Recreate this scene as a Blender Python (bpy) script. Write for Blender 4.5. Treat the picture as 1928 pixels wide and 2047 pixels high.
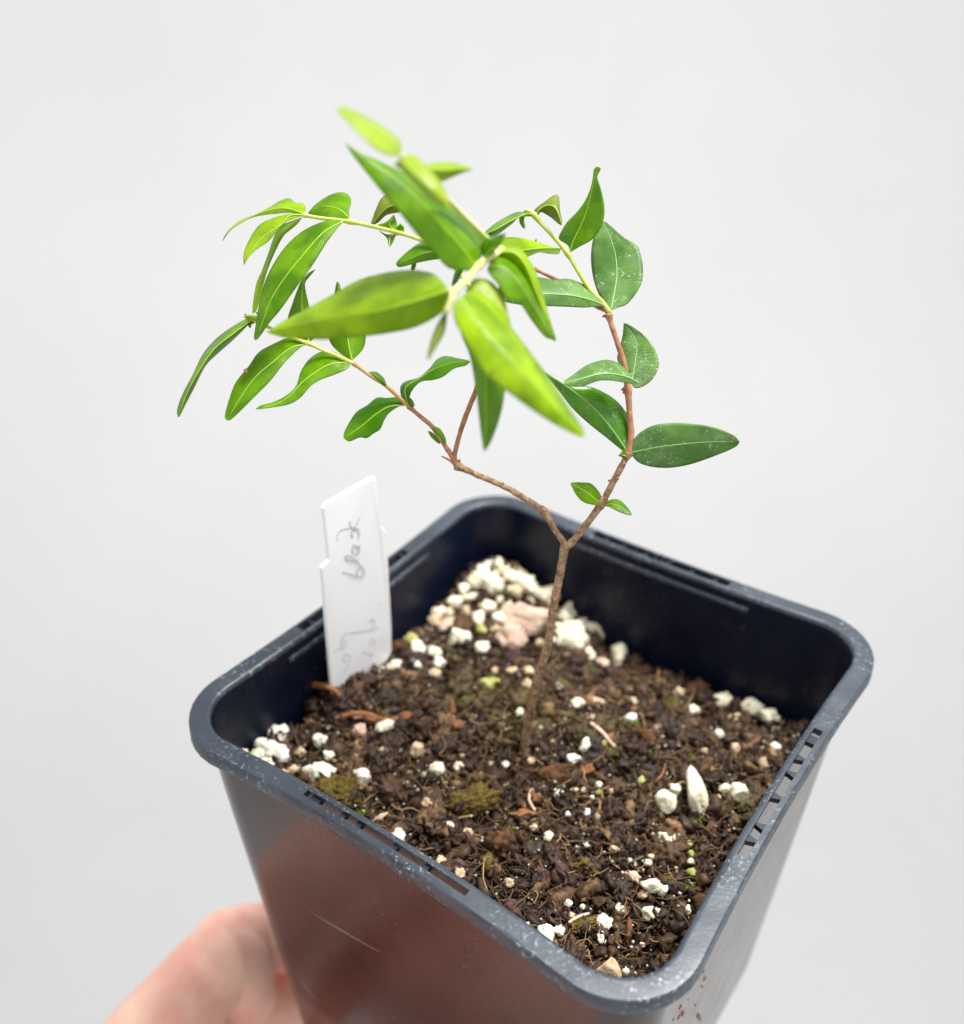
import bpy, bmesh, math, random
import numpy as np
from mathutils import Vector, noise
random.seed(7); rng = np.random.default_rng(7)
S = 0.001                       # modelled in millimetres, stored in metres
scene = bpy.context.scene; COL = scene.collection
for o in list(bpy.data.objects): bpy.data.objects.remove(o)

# ------------------------------------------------------------------ camera
W, H, FPX = 1928., 2047., 2009.56
C = np.array([66.672, -109.984, 116.376])
R = np.array([0.811693, 0.584079, -0.002475])
U = np.array([-0.316052, 0.442773, 0.839085])
F = np.array([-0.491188, 0.680297, -0.543995])
cam = bpy.data.cameras.new('camera'); camo = bpy.data.objects.new('camera', cam); COL.objects.link(camo)
cam.sensor_fit = 'HORIZONTAL'; cam.sensor_width = 36; cam.lens = FPX/W*36
cam.clip_start = 0.005; cam.clip_end = 50
from mathutils import Matrix
camo.matrix_world = Matrix(((R[0], U[0], -F[0], C[0]*S), (R[1], U[1], -F[1], C[1]*S), (R[2], U[2], -F[2], C[2]*S), (0, 0, 0, 1)))
cam.dof.use_dof = True; cam.dof.focus_distance = 146*S; cam.dof.aperture_fstop = 14.5
scene.camera = camo

# ------------------------------------------------------------------ world and lamps
w = bpy.data.worlds.new('World'); scene.world = w; w.use_nodes = True
bg = w.node_tree.nodes['Background']; bg.inputs[0].default_value = (0.97, 0.985, 1.0, 1); bg.inputs[1].default_value = 1.02
def area(name, loc, target, size, power, col=(1, 1, 1)):
    l = bpy.data.lights.new(name, 'AREA'); l.shape = 'DISK'; l.size = size; l.energy = power; l.color = col
    o = bpy.data.objects.new(name, l); COL.objects.link(o); o.location = loc
    o.rotation_euler = (Vector(target)-Vector(loc)).to_track_quat('-Z', 'Y').to_euler(); return o
area('overhead_key', (0.10, 0.20, 0.62), (0, 0, 0), 0.26, 8.2, (1.0, 0.99, 0.97))  # added soft key lamp above the pot, not a window
wl = area('backdrop_wash', (-0.28, 0.39, 0.95), (-0.78, 1.08, 0.10), 2.6, 9.0, (1, 0.99, 0.97)); wl.data.shape = 'RECTANGLE'; wl.data.size_y = 0.3; wl.data.spread = math.radians(110)  # unseen strip lamp, added to wash the upper backdrop brighter
scene.view_settings.view_transform = 'Standard'; scene.view_settings.look = 'None'
scene.view_settings.exposure = 0.1; scene.view_settings.gamma = 1

# ------------------------------------------------------------------ helpers
def at(u, v, d): return C + (F + R*(u-W/2)/FPX - U*(v-H/2)/FPX)*d
def onplane(u, v, val, ax):
    d = F + R*(u-W/2)/FPX - U*(v-H/2)/FPX
    return C + d*((val-C[ax])/d[ax]), (val-C[ax])/d[ax]
CROP = {'A': (340, 180, .2671), 'B': (640, 180, .2671), 'C': (940, 300, .29915), 'D': (340, 540, .2671), 'E': (640, 540, .35256),
        'S': (0, 0, 1.0), 'V': (0, 0, 1.0299), 'Z1': (560, 900, .37393), 'Z3': (360, 1340, .37393), 'Z4': (860, 1340, .37393),
        'T': (630, 940, .22624)}
def P(c, x, y): o = CROP[c]; return np.array([o[0]+x*o[2], o[1]+y*o[2]])
def link(name, verts, faces, mat, parent=None, smooth=True, uv=None, mats=None, fm=None):
    me = bpy.data.meshes.new(name)
    me.from_pydata([tuple(float(c)*S for c in v) for v in verts], [], [tuple(int(i) for i in f) for f in faces])
    if mats:
        for m in mats: me.materials.append(m)
        if fm is not None: me.polygons.foreach_set('material_index', fm)
    elif mat: me.materials.append(mat)
    if smooth: me.polygons.foreach_set('use_smooth', [True]*len(me.polygons))
    if uv is not None:
        l = me.uv_layers.new(name='UVMap'); li = np.empty(len(me.loops), int); me.loops.foreach_get('vertex_index', li)
        l.data.foreach_set('uv', np.asarray(uv, float)[li].ravel())
    me.update()
    o = bpy.data.objects.new(name, me); COL.objects.link(o)
    if parent: o.parent = parent
    return o
def tag(o, label, cat, group=None):
    o['label'] = label; o['category'] = cat
    if group: o['group'] = group
def empty(name, label, cat):
    o = bpy.data.objects.new(name, None); o.empty_display_size = .01; COL.objects.link(o); tag(o, label, cat); return o
def cr(pts, n):
    """Catmull-Rom through pts, resampled evenly by arc length to n points"""
    p = np.asarray(pts, float)
    if len(p) == 2: return p[0]+(p[1]-p[0])*np.linspace(0, 1, n)[:, None]
    q = np.vstack([2*p[0]-p[1], p, 2*p[-1]-p[-2]]); out = []
    for i in range(1, len(q)-2):
        for t in np.linspace(0, 1, 12, endpoint=False):
            a, b, c, d = q[i-1:i+3]
            out.append(.5*((2*b)+(-a+c)*t+(2*a-5*b+4*c-d)*t*t+(-a+3*b-3*c+d)*t**3))
    out.append(p[-1]); out = np.array(out)
    s = np.r_[0, np.cumsum(np.linalg.norm(np.diff(out[:, :min(3, out.shape[1])], axis=0), axis=1))]
    T = np.linspace(0, s[-1], n)
    return np.stack([np.interp(T, s, out[:, k]) for k in range(out.shape[1])], 1)
def tube(pts, rad, seg=10, bump=0., name='twig', mat=None, parent=None, caps=True, seed=0, build=True):
    pts = np.asarray(pts, float); n = len(pts); rad = np.broadcast_to(rad, (n,)).astype(float)
    tan = np.gradient(pts, axis=0); tan /= np.linalg.norm(tan, axis=1)[:, None]+1e-12
    nrm = np.cross(tan[0], [0.3, .2, 1]); nrm /= np.linalg.norm(nrm)
    vs = []
    for i in range(n):
        nrm = nrm-tan[i]*(nrm@tan[i]); nrm /= np.linalg.norm(nrm); bi = np.cross(tan[i], nrm)
        for k in range(seg):
            a = 2*math.pi*k/seg; r = rad[i]
            d = nrm*math.cos(a)+bi*math.sin(a)
            if bump:
                q = pts[i]+d*r
                r *= 1+bump*.55*noise.noise(Vector(tuple(q*.9+seed)))+bump*.3*noise.noise(Vector(tuple(q*3+seed)))
            vs.append(pts[i]+d*r)
    fs = [(i*seg+k, i*seg+(k+1) % seg, (i+1)*seg+(k+1) % seg, (i+1)*seg+k) for i in range(n-1) for k in range(seg)]
    if caps:
        vs += [pts[0]-tan[0]*rad[0]*.4, pts[-1]+tan[-1]*rad[-1]*.4]
        fs += [(k, n*seg, (k+1) % seg) for k in range(seg)]+[((n-1)*seg+k, (n-1)*seg+(k+1) % seg, n*seg+1) for k in range(seg)]
        fs[-2*seg:-seg] = [(f[0], f[1], f[2]) for f in fs[-2*seg:-seg]]
    if not build: return vs, fs
    return link(name, vs, fs, mat, parent)

# ------------------------------------------------------------------ materials
def M(name):
    m = bpy.data.materials.new(name); m.use_nodes = True; nt = m.node_tree
    return m, nt, nt.nodes['Principled BSDF'], nt.nodes['Material Output']
def nd(nt, t, **k):
    n = nt.nodes.new(t)
    for a, v in k.items():
        if a.startswith('_'): setattr(n, a[1:], v)
        else: n.inputs[a.replace('__', ' ')].default_value = v
    return n
def ramp(nt, src, stops):
    r = nt.nodes.new('ShaderNodeValToRGB'); e = r.color_ramp.elements
    while len(e) < len(stops): e.new(.5)
    for q, (p, c) in zip(e, stops): q.position = p; q.color = (*c, 1) if len(c) == 3 else c
    nt.links.new(src, r.inputs[0]); return r
def texco(nt, out='Object'):
    return nt.nodes.new('ShaderNodeTexCoord').outputs[out]
def nz(nt, co, scale, detail=4, rough=.55):
    n = nd(nt, 'ShaderNodeTexNoise', Scale=scale, Detail=detail, Roughness=rough); nt.links.new(co, n.inputs['Vector']); return n
def bump(nt, src, b, strength, dist):
    n = nd(nt, 'ShaderNodeBump', Strength=strength, Distance=dist); nt.links.new(src, n.inputs['Height']); nt.links.new(n.outputs[0], b.inputs['Normal']); return n
def math_(nt, op, a, b=None):
    n = nt.nodes.new('ShaderNodeMath'); n.operation = op
    for i, x in enumerate((a, b)):
        if x is None: continue
        if isinstance(x, (int, float)): n.inputs[i].default_value = x
        else: nt.links.new(x, n.inputs[i])
    return n.outputs[0]
def mixc(nt, fac, a, b):
    n = nt.nodes.new('ShaderNodeMix'); n.data_type = 'RGBA'
    for i, x in ((0, fac), (6, a), (7, b)):
        if hasattr(x, 'is_linked'): nt.links.new(x, n.inputs[i])
        elif isinstance(x, (int, float)): n.inputs[i].default_value = x
        else: n.inputs[i].default_value = (*x, 1)
    return n.outputs[2]

def leaf_mat(name, c1, c2, trans, tmix=.35, rough=.36, dust=0., vein=.3, spec=.4):
    m, nt, b, out = M(name); L = nt.links
    co = texco(nt); uvn = nt.nodes.new('ShaderNodeUVMap'); uvn.uv_map = 'UVMap'
    sp = nt.nodes.new('ShaderNodeSeparateXYZ'); L.new(uvn.outputs[0], sp.inputs[0])
    av = math_(nt, 'ABSOLUTE', sp.outputs[1])
    wob = nz(nt, co, 300, 3)
    ph = math_(nt, 'ADD', math_(nt, 'SUBTRACT', sp.outputs[0], math_(nt, 'MULTIPLY', av, .9)), math_(nt, 'MULTIPLY', wob.outputs[0], .35))
    sn = math_(nt, 'SINE', math_(nt, 'MULTIPLY', ph, 7.5))
    vn = math_(nt, 'MULTIPLY', math_(nt, 'POWER', math_(nt, 'ABSOLUTE', sn), 7.0), ramp(nt, nz(nt, co, 240, 3).outputs[0], ((.35, (.1,)*3), (.7, (1,)*3))).outputs[0])         # thin side veins, one every 0.4 mm
    n1 = nz(nt, co, 190, 4); r1 = ramp(nt, n1.outputs[0], ((.40, c1), (.60, c2)))
    c = mixc(nt, math_(nt, 'MULTIPLY', vn, vein*.5), r1.outputs[0], tuple(min(1, x*1.5+.001) for x in c2))
    fine = nz(nt, co, 1500, 2)
    c = mixc(nt, math_(nt, 'MULTIPLY', fine.outputs[0], .25), c, tuple(x*.5 for x in c1))
    sk = nz(nt, co, 620, 2); sk2 = nz(nt, co, 90, 1)
    c = mixc(nt, math_(nt, 'MULTIPLY', math_(nt, 'MULTIPLY', math_(nt, 'GREATER_THAN', sk.outputs[0], .70), math_(nt, 'GREATER_THAN', sk2.outputs[0], .5)), .6), c, (.10, .06, .01))
    # browned leaf margin specks
    br = nz(nt, co, 420, 2); mg = math_(nt, 'MULTIPLY', math_(nt, 'GREATER_THAN', av, .9), math_(nt, 'GREATER_THAN', br.outputs[0], .66))
    c = mixc(nt, math_(nt, 'MULTIPLY', mg, .6), c, (.16, .11, .03))
    if dust:
        d0 = nz(nt, co, 2100, 5, .75); d1 = nz(nt, co, 1250, 6, .8)
        msk = math_(nt, 'MULTIPLY', math_(nt, 'MAXIMUM', math_(nt, 'GREATER_THAN', d0.outputs[0], .60), math_(nt, 'GREATER_THAN', d1.outputs[0], .635)), math_(nt, 'GREATER_THAN', nz(nt, co, 330, 3).outputs[0], .47))
        film = nz(nt, co, 340, 5, .7); fr = ramp(nt, film.outputs[0], ((.5, (0, 0, 0)), (.8, (1, 1, 1))))
        c = mixc(nt, math_(nt, 'MULTIPLY', fr.outputs[0], .28*dust), c, (.42, .48, .40))
        c = mixc(nt, math_(nt, 'MULTIPLY', msk, .55*dust), c, (.66, .72, .64))
    L.new(c, b.inputs['Base Color']); L.new(ramp(nt, nz(nt, co, 130, 4).outputs[0], ((.35, (max(.12, rough-.1),)*3), (.65, (rough+.16,)*3))).outputs[0], b.inputs['Roughness']); b.inputs['Specular IOR Level'].default_value = spec
    bn = bump(nt, math_(nt, 'ADD', math_(nt, 'MULTIPLY', vn, -1.0), math_(nt, 'MULTIPLY', fine.outputs[0], .3)), b, .28, .00008)
    tr = nd(nt, 'ShaderNodeBsdfTranslucent'); tr.inputs[0].default_value = (*trans, 1)
    mx = nt.nodes.new('ShaderNodeMixShader'); mx.inputs[0].default_value = tmix
    L.new(b.outputs[0], mx.inputs[1]); L.new(tr.outputs[0], mx.inputs[2]); L.new(mx.outputs[0], out.inputs[0])
    return m
LM = {
 'new':  leaf_mat('leaf_new', (.14, .25, .0), (.34, .50, .001), (.68, .95, .0), .36, .30, spec=.34, vein=.9),
 'pale': leaf_mat('leaf_pale', (.25, .38, .02), (.36, .48, .04), (.58, .72, .04), .36, .3, spec=.3),
 'mid':  leaf_mat('leaf_mid', (.065, .165, .0), (.165, .33, .0), (.42, .76, .0), .36, .3, spec=.28, vein=.35),
 'deep': leaf_mat('leaf_deep', (.05, .17, .0), (.12, .29, .001), (.32, .66, .0), .34, .28, .0, spec=.32),
 'dust': leaf_mat('leaf_dusty', (.085, .20, .035), (.15, .30, .06), (.22, .5, .06), .25, .42, 1.0, .2),
 'gloss': leaf_mat('leaf_dusty_glossy', (.05, .20, .006), (.12, .33, .015), (.25, .6, .01), .28, .22, .9, .45, spec=.45),
 'olive': leaf_mat('leaf_olive', (.14, .2, .01), (.22, .3, .02), (.35, .45, .03), .3, .4),
}
def simple(name, col, rough=.5, **k):
    m, nt, b, out = M(name); b.inputs['Base Color'].default_value = (*col, 1); b.inputs['Roughness'].default_value = rough
    for a, v in k.items(): b.inputs[a.replace('_', ' ')].default_value = v
    return m
def noisy(name, c1, c2, scale, rough=.6, bs=.5, bd=.0002, spec=.5, extra=None):
    m, nt, b, out = M(name); co = texco(nt); n = nz(nt, co, scale, 6, .62)
    r = ramp(nt, n.outputs[0], ((.32, c1), (.68, c2))); c = r.outputs[0]
    if extra:
        n2 = nz(nt, co, extra[0], 3); c = mixc(nt, ramp(nt, n2.outputs[0], ((extra[1], (0, 0, 0)), (extra[1]+.08, (1, 1, 1)))).outputs[0], c, extra[2])
    nt.links.new(c, b.inputs['Base Color']); b.inputs['Roughness'].default_value = rough; b.inputs['Specular IOR Level'].default_value = spec
    bump(nt, n.outputs[0], b, bs, bd); return m
RIB = simple('midrib_pale', (.28, .45, .03), .4); RIBD = simple('midrib_dusty', (.24, .42, .12), .45); RIBN = simple('midrib_young', (.30, .46, .005), .4)
BARK = noisy('bark_brown', (.15, .065, .03), (.48, .31, .175), 900, .75, .8, .00025, .3, (1800, .62, (.55, .47, .4)))
BARKR = noisy('bark_red', (.24, .09, .045), (.48, .23, .12), 700, .6, .6, .0002, .4, (1500, .68, (.6, .5, .42)))
GREENSTEM = noisy('stem_green', (.42, .46, .07), (.6, .62, .16), 500, .5, .3, .0001)
ORSTEM = noisy('stem_orange', (.42, .22, .07), (.55, .38, .12), 500, .5, .3, .0001)
BLURSTEM = noisy('stem_tan', (.5, .48, .15), (.62, .62, .26), 300, .5, .3, .0001)
PERL = noisy('perlite_cream', (.74, .67, .46), (.92, .88, .69), 700, .8, .8, .0006, .3, (420, .62, (.46, .36, .20)))
PERLW = noisy('perlite_white', (.74, .70, .55), (.93, .90, .77), 600, .8, .8, .0005, .3, (420, .66, (.50, .40, .25)))
PERLT = noisy('perlite_tan', (.44, .30, .17), (.68, .54, .36), 600, .85, .6, .0004, .3)
PERLG = noisy('perlite_algae', (.24, .25, .03), (.55, .54, .22), 500, .85, .6, .0004, .3)
MOSS = noisy('moss_green', (.07, .10, .006), (.20, .30, .014), 1500, .9, .8, .0004, .2)
CHIP = noisy('bark_chip_brown', (.04, .015, .006), (.14, .062, .024), 700, .85, .8, .0005, .3)
CHIPT = noisy('bark_chip_tan', (.52, .33, .23), (.72, .54, .42), 350, .8, .5, .0004, .3)
CHIPM = noisy('bark_chip_mossy', (.06, .03, .010), (.23, .17, .035), 1300, .9, 1., .0008, .2, (420, .6, (.07, .035, .015)))
CHIPO = noisy('twig_orange', (.16, .06, .02), (.34, .15, .06), 900, .8, .6, .0003, .3)
CHIPP = noisy('bark_chip_plum', (.035, .012, .012), (.11, .05, .04), 400, .6, .6, .0003, .4)

# ------------------------------------------------------------------ setting: white sweep behind and below
def backdrop():
    h = np.array([F[0], F[1], 0]); h /= np.linalg.norm(h); s = np.array([h[1], -h[0], 0])
    prof = [(-2200, -700), (550, -700)]
    for a in np.linspace(0, 90, 14)[1:]: prof.append((550+700*math.sin(math.radians(a)), -700+700*(1-math.cos(math.radians(a)))))
    prof.append((1250, 2200)); vs = []; fs = []
    for (d, z) in prof:
        for x in (-2400, 2400): vs.append(h*d+s*x+np.array([0, 0, z]))
    for i in range(len(prof)-1): fs.append((2*i, 2*i+1, 2*i+3, 2*i+2))
    m, nt, b, out = M('white_painted_wall'); co = texco(nt); n = nz(nt, co, 3.5, 5)
    r = ramp(nt, n.outputs[0], ((.3, (.50, .502, .497)), (.7, (.525, .527, .521)))); nt.links.new(r.outputs[0], b.inputs['Base Color'])
    b.inputs['Roughness'].default_value = .8; bump(nt, nz(nt, co, 60, 4).outputs[0], b, .15, .002)
    o = link('white_wall', vs, fs, m); o['kind'] = 'structure'; return o
backdrop()

# ------------------------------------------------------------------ pot
A0, RC = 45.0, 11.65
def outline(n=56, nc=10):
    """stations round the rim: (x, y, nx, ny, side, along) for the outer edge; sag is applied by the profile"""
    st = []
    for k in range(4):
        a = k*math.pi/2; c, s = math.cos(a), math.sin(a)
        ts = sorted(set(list(np.linspace(-1, 1, n))+[-15.01/33.35, -14.99/33.35, 14.99/33.35, 15.01/33.35]))
        for t in ts:
            st.append((k, t*(A0-RC), 0.0))
        for th in np.linspace(0, math.pi/2, nc)[1:-1]: st.append((k, A0-RC, th))
    return st
ST = outline(); NS = len(ST)
def place(st, off, z, q=None):
    """point at outward offset 'off' from the rim edge (negative = inwards); q = half width replacing A0 for the tapered wall"""
    k, t, th = st; a = k*math.pi/2; c, s = math.cos(a), math.sin(a)
    A = A0 if q is None else q; rc = RC+(A-A0) if A > 41.4 else 8.05-(41.4-A)*.2
    L = A-rc; tt = t*L/(A0-RC)
    if th == 0:
        sag = (.95 if k != 3 else 1.5)*(1-(t/(A0-RC))**2)
        if q is not None: sag *= max(0, 1+z/70)
        x, y = A-sag+off, tt
    else: x, y = L+(rc+off)*math.cos(th), L+(rc+off)*math.sin(th)
    return np.array([c*x-s*y, s*x+c*y, z])
def slot(st):
    lo, hi = {0: (-15, 15), 1: (-15, 15), 2: (-15, 15), 3: (-15, 15)}[st[0]]
    return st[2] == 0 and abs(st[1]) <= 15.0
def wallq(z, outer): return (42.5 if outer else 41.5) + z*(5.6/90)
pot = empty('plant_pot', 'square black plastic nursery pot with slotted grey rim, held in a hand', 'plant pot')
def plastic(name, c1, c2, rough, dustc, dust, spec=.5, coat=0., rv=.12):
    m, nt, b, out = M(name); co = texco(nt)
    n = nz(nt, co, 55, 5, .6); r = ramp(nt, n.outputs[0], ((.35, c1), (.65, c2)))
    d1 = nz(nt, co, 1300, 4, .7); d2 = nz(nt, co, 90, 4)
    msk = math_(nt, 'MULTIPLY', ramp(nt, d1.outputs[0], ((.56, (0, 0, 0)), (.68, (1, 1, 1)))).outputs[0], ramp(nt, d2.outputs[0], ((.42, (0, 0, 0)), (.66, (1, 1, 1)))).outputs[0])
    c = mixc(nt, math_(nt, 'MULTIPLY', msk, dust), r.outputs[0], dustc); nt.links.new(c, b.inputs['Base Color'])
    rr = ramp(nt, nz(nt, co, 140, 5).outputs[0], ((.3, (rough-rv/2,)*3), (.7, (rough+rv,)*3))); nt.links.new(rr.outputs[0], b.inputs['Roughness'])
    b.inputs['Specular IOR Level'].default_value = spec; b.inputs['Coat Weight'].default_value = coat; b.inputs['Coat Roughness'].default_value = .1
    bump(nt, math_(nt, 'ADD', d1.outputs[0], math_(nt, 'MULTIPLY', nz(nt, co, 320, 3).outputs[0], 1.2)), b, .3, .00012)
    return m, nt, b
RIMM, _, _ = plastic('rim_plastic', (.016, .024, .036), (.036, .048, .066), .36, (.46, .52, .57), .8, .62)
WALLM, nt, b = plastic('wall_plastic', (.014, .004, .005), (.036, .011, .010), .13, (.34, .26, .22), .25, .5, 0, .05)
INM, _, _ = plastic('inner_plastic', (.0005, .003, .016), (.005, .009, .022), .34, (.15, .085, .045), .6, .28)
def build_rim():
    # profile loops: (offset, z)
    inner = [(-3.55, -2.2), (-3.5, -.5), (-3.25, -.12), (-2.95, 0)]
    outr = [(-.75, 0), (-.2, -.03), (-.02, -.22), (.02, -1.0), (.1, -2.6), (-.1, -2.95), (-.6, -2.8), (-.75, -1.3)]
    mid_in = (-2.65, 0); mid_in_b = (-2.65, -1.2)
    SL3 = {4: -2.35, 5: -1.25, 12: -1.25, 13: -2.35}; SL0 = {4: -2.45, 5: -1.0, 12: -1.0, 13: -2.45}
    full = inner+[mid_in]+outr+[mid_in_b]
    n = len(full); vs = []; fs = []
    wob = lambda st, k: .05*noise.noise(Vector((st[1]*.35, st[0]*9.1, k*.7+st[2]*3)))
    for i, st in enumerate(ST):
        for j, (o_, z) in enumerate(full):
            if st[0] == 3 and st[2] == 0 and j in SL3: k3 = max(0, min(1, (22-abs(st[1]))/6)); o_ = o_*(1-k3)+SL3[j]*k3
            elif st[0] == 0 and st[2] == 0 and j in SL0: k3 = max(0, min(1, (22-abs(st[1]))/6)); o_ = o_*(1-k3)+SL0[j]*k3
            vs.append(place(st, o_+wob(st, j), z+wob(st, j+20)))
    im = len(inner); io = im+1; ib = n-1; iob = n-2
    for i in range(NS):
        i2 = (i+1) % NS; sl = slot(ST[i]) and slot(ST[i2])
        for j in range(n):
            j2 = (j+1) % n
            if j == im and sl: continue           # top of the flange is open in the slot
            if j == iob and sl: continue          # and its underside
            fs.append((i*n+j, i*n+j2, i2*n+j2, i2*n+j))
        if sl:
            fs.append((i*n+im, i*n+ib, i2*n+ib, i2*n+im)); fs.append((i*n+iob, i*n+io, i2*n+io, i2*n+iob))
        elif slot(ST[i]) != slot(ST[i2]):
            fs.append((i*n+im, i*n+io, i*n+iob, i*n+ib))
    return link('rim', vs, fs, RIMM, pot)
rim = build_rim()
bv = rim.modifiers.new('es', 'EDGE_SPLIT'); bv.split_angle = math.radians(38)
def build_wall():
    zs = [-1.25, -6, -14, -25, -40, -55, -70, -88]; vs = []; fs = []; fm = []
    rows = [(z, wallq(z, True)) for z in zs]+[(-90, wallq(-90, True)-1.6)]
    for st in ST:
        for (z, q) in rows: vs.append(place(st, 0, z, q))
    n = len(rows)
    for i in range(NS):
        i2 = (i+1) % NS
        for j in range(n-1): fs.append((i*n+j, i*n+j+1, i2*n+j+1, i2*n+j))
    fs.append([i*n+n-1 for i in range(NS)][::-1])
    o = link('wall', vs, fs, WALLM, pot)
    zs = [-.9, -2.2, -6, -14, -25, -45, -88]; vs = []; fs = []; n = len(zs)
    for st in ST:
        for z in zs: vs.append(place(st, 0, z, wallq(z, False)))
    for i in range(NS):
        i2 = (i+1) % NS
        for j in range(n-1): fs.append((i*n+j, i2*n+j, i2*n+j+1, i*n+j+1))
    fs.append([i*n+n-1 for i in range(NS)])
    return link('inner_wall', vs, fs, INM, pot)
build_wall()
for (x, y, k_) in [(1460,1608,.35),(1468,1648,.4),(1455,1690,.25),(1335,1800,.4),(1350,1832,.45),(1328,1856,.35),(1436,1848,.4),(1446,1868,.3),(1300,1866,.3),(1420,1790,.2),(1380,1760,.18)]:
    q = P('Z4', x, y); p, d = onplane(q[0], q[1], 40.6, 0); z = p[2]; p, d = onplane(q[0], q[1], wallq(z, True)-.9*max(0, 1-(p[1]/33)**2), 0)
    bm_ = bmesh.new(); bmesh.ops.create_icosphere(bm_, subdivisions=2, radius=1)
    vv = [np.array(v_.co)*(1+.7*noise.noise(Vector(v_.co)*1.8+Vector((x, y, 0))))*k_*np.array([.6, 1, 1.3])+p for v_ in bm_.verts]; ff = [[t_.index for t_ in f_.verts] for f_ in bm_.faces]; bm_.free()
    link('dirt_speck', vv, ff, CHIPO, pot)
def scratch(pl, r_):
    pts = []
    for (x, y) in pl:
        q = P('Z3', x, y); p = None; yv = -41.
        for _ in range(6):
            p, d = onplane(q[0], q[1], yv, 1); yv = -(wallq(p[2], True)-1.5*(1-(p[0]/33.35)**2)*max(0, 1+p[2]/70))-.0
        pts.append(p)
    n = len(pts); rr = np.sin(np.linspace(.15, 3.0, 24))*r_
    tube(cr(pts, 24), rr, 5, 0, 'scratch', simple('scratch_grey', (.5, .42, .38), .5), pot)
scratch([(655,1262),(760,1330),(880,1400),(1000,1470),(1080,1512)], .055)
scratch([(600,1600),(650,1660),(690,1720),(760,1800)], .05)
# inner ledge strip at the middle of each side, and webs across the slots
def ledges():
    for k in range(4):
        vs = []; fs = []; ts = np.linspace(-20, 20, 24)
        prof = [(-3.45, -2.4), (-3.95, -2.6), (-4.05, -3.4), (-3.5, -4.0)]
        for t in ts:
            for (o_, z) in prof: vs.append(place((k, t, 0.), o_, z))
        n = len(prof)
        for i in range(len(ts)-1):
            for j in range(n-1): fs.append((i*n+j, i*n+j+1, (i+1)*n+j+1, (i+1)*n+j))
        fs += [(0, 1, 2, 3)[::-1], tuple(len(vs)-n+q for q in range(4))]
        link('inner_ledge', vs, fs, RIMM, pot)
ledges()
def webs():
    spec = {0: [(-10.9, 1), (-7.9, -1), (-1.4, 1), (4.2, -1), (8.0, 1), (12.9, 2)], 3: [(-13.2, 2), (-7.9, 0), (-4.9, 0), (1.8, 0), (7.6, 0)],
            1: [(-12, 0), (-7, 0), (-2, 0), (3, 0), (8, 0), (12, 0)], 2: [(-14, 0), (-9, 0), (-4, 0), (2, 0), (7, 0), (12, 0)]}
    mat = simple('web_dark_plastic', (.004, .008, .016), .5)
    for k, lst in spec.items():
        for t, kind in lst:
            wd = 1.1; pts = []
            a, b_ = (-2.75, -.65) if k != 3 else (-2.45, -1.15)
            if k == 0: a, b_ = -2.55, -.9
            if kind == 1: poly = [(a, t-.75), (a, t+.65), (b_, t+.25), (b_, t-.15)]
            elif kind == -1: poly = [(a, t-.15), (a, t+.25), (b_, t+.7), (b_, t-.7)]
            elif kind == 2: poly = [(a, t-.9), (a, t+.9), (b_, t+.9), (b_, t-.9)]
            else: poly = [(a, t-.4), (a, t+.5), (b_, t+.4), (b_, t-.5)]
            vs = [place((k, tt, 0.), o_, z) for z in (-.6, -1.5) for (o_, tt) in poly]
            link('web', vs, [(0, 1, 2, 3), (4, 7, 6, 5)]+[(i, i+4, (i+1) % 4+4, (i+1) % 4) for i in range(4)], mat, pot, smooth=False)
webs()

# ------------------------------------------------------------------ potting mix
soil = empty('potting_mix', 'dark brown fibrous potting mix with white perlite filling the square pot', 'potting soil')
def hsoil(x, y):
    ss = lambda e0, e1, v: (lambda q: q*q*(3-2*q))(min(1, max(0, (v-e0)/(e1-e0))))
    h = -17 - 8*ss(8, 40, y)*(1-.35*ss(18, 38, x)) - 2.0*ss(20, 40, x)*(1-ss(0, 30, y))
    h += 12*math.exp(-((x+33)**2+(y-35)**2)/(2*10.5**2)) + 1.5*math.exp(-((x+36)**2+(y+36)**2)/(2*9**2))
    h += 4.6*math.exp(-((x+35)**2+(y+12)**2)/(2*5.5**2))
    h += 1.5*noise.noise(Vector((x*.07, y*.07, 3)))
    return h
def onsoil(u, v, lift=0):
    z = -17.
    for _ in range(8):
        p, d = onplane(u, v, z+lift, 2); z = hsoil(p[0], p[1])
    return p, d
SOILM, nt, b, out = M('soil_brown')
geo = nt.nodes.new('ShaderNodeNewGeometry'); co = texco(nt)
r1 = ramp(nt, geo.outputs['Random Per Island'], ((0, (.006, .003, .0015)), (.5, (.032, .0145, .006)), (.78, (.082, .040, .016)), (.93, (.18, .098, .040)), (1, (.32, .18, .08))))
n1 = nz(nt, co, 900, 4); n2 = nz(nt, co, 45, 3)
c = mixc(nt, ramp(nt, n1.outputs[0], ((.35, (0, 0, 0)), (.7, (1, 1, 1)))).outputs[0], r1.outputs[0], (.045, .022, .012))
c = mixc(nt, math_(nt, 'MULTIPLY', ramp(nt, n2.outputs[0], ((.54, (0, 0, 0)), (.72, (1, 1, 1)))).outputs[0], .5), c, (.12, .10, .018))
nt.links.new(c, b.inputs['Base Color']); b.inputs['Roughness'].default_value = .6; b.inputs['Specular IOR Level'].default_value = .35
bump(nt, n1.outputs[0], b, .6, .0004)
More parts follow.
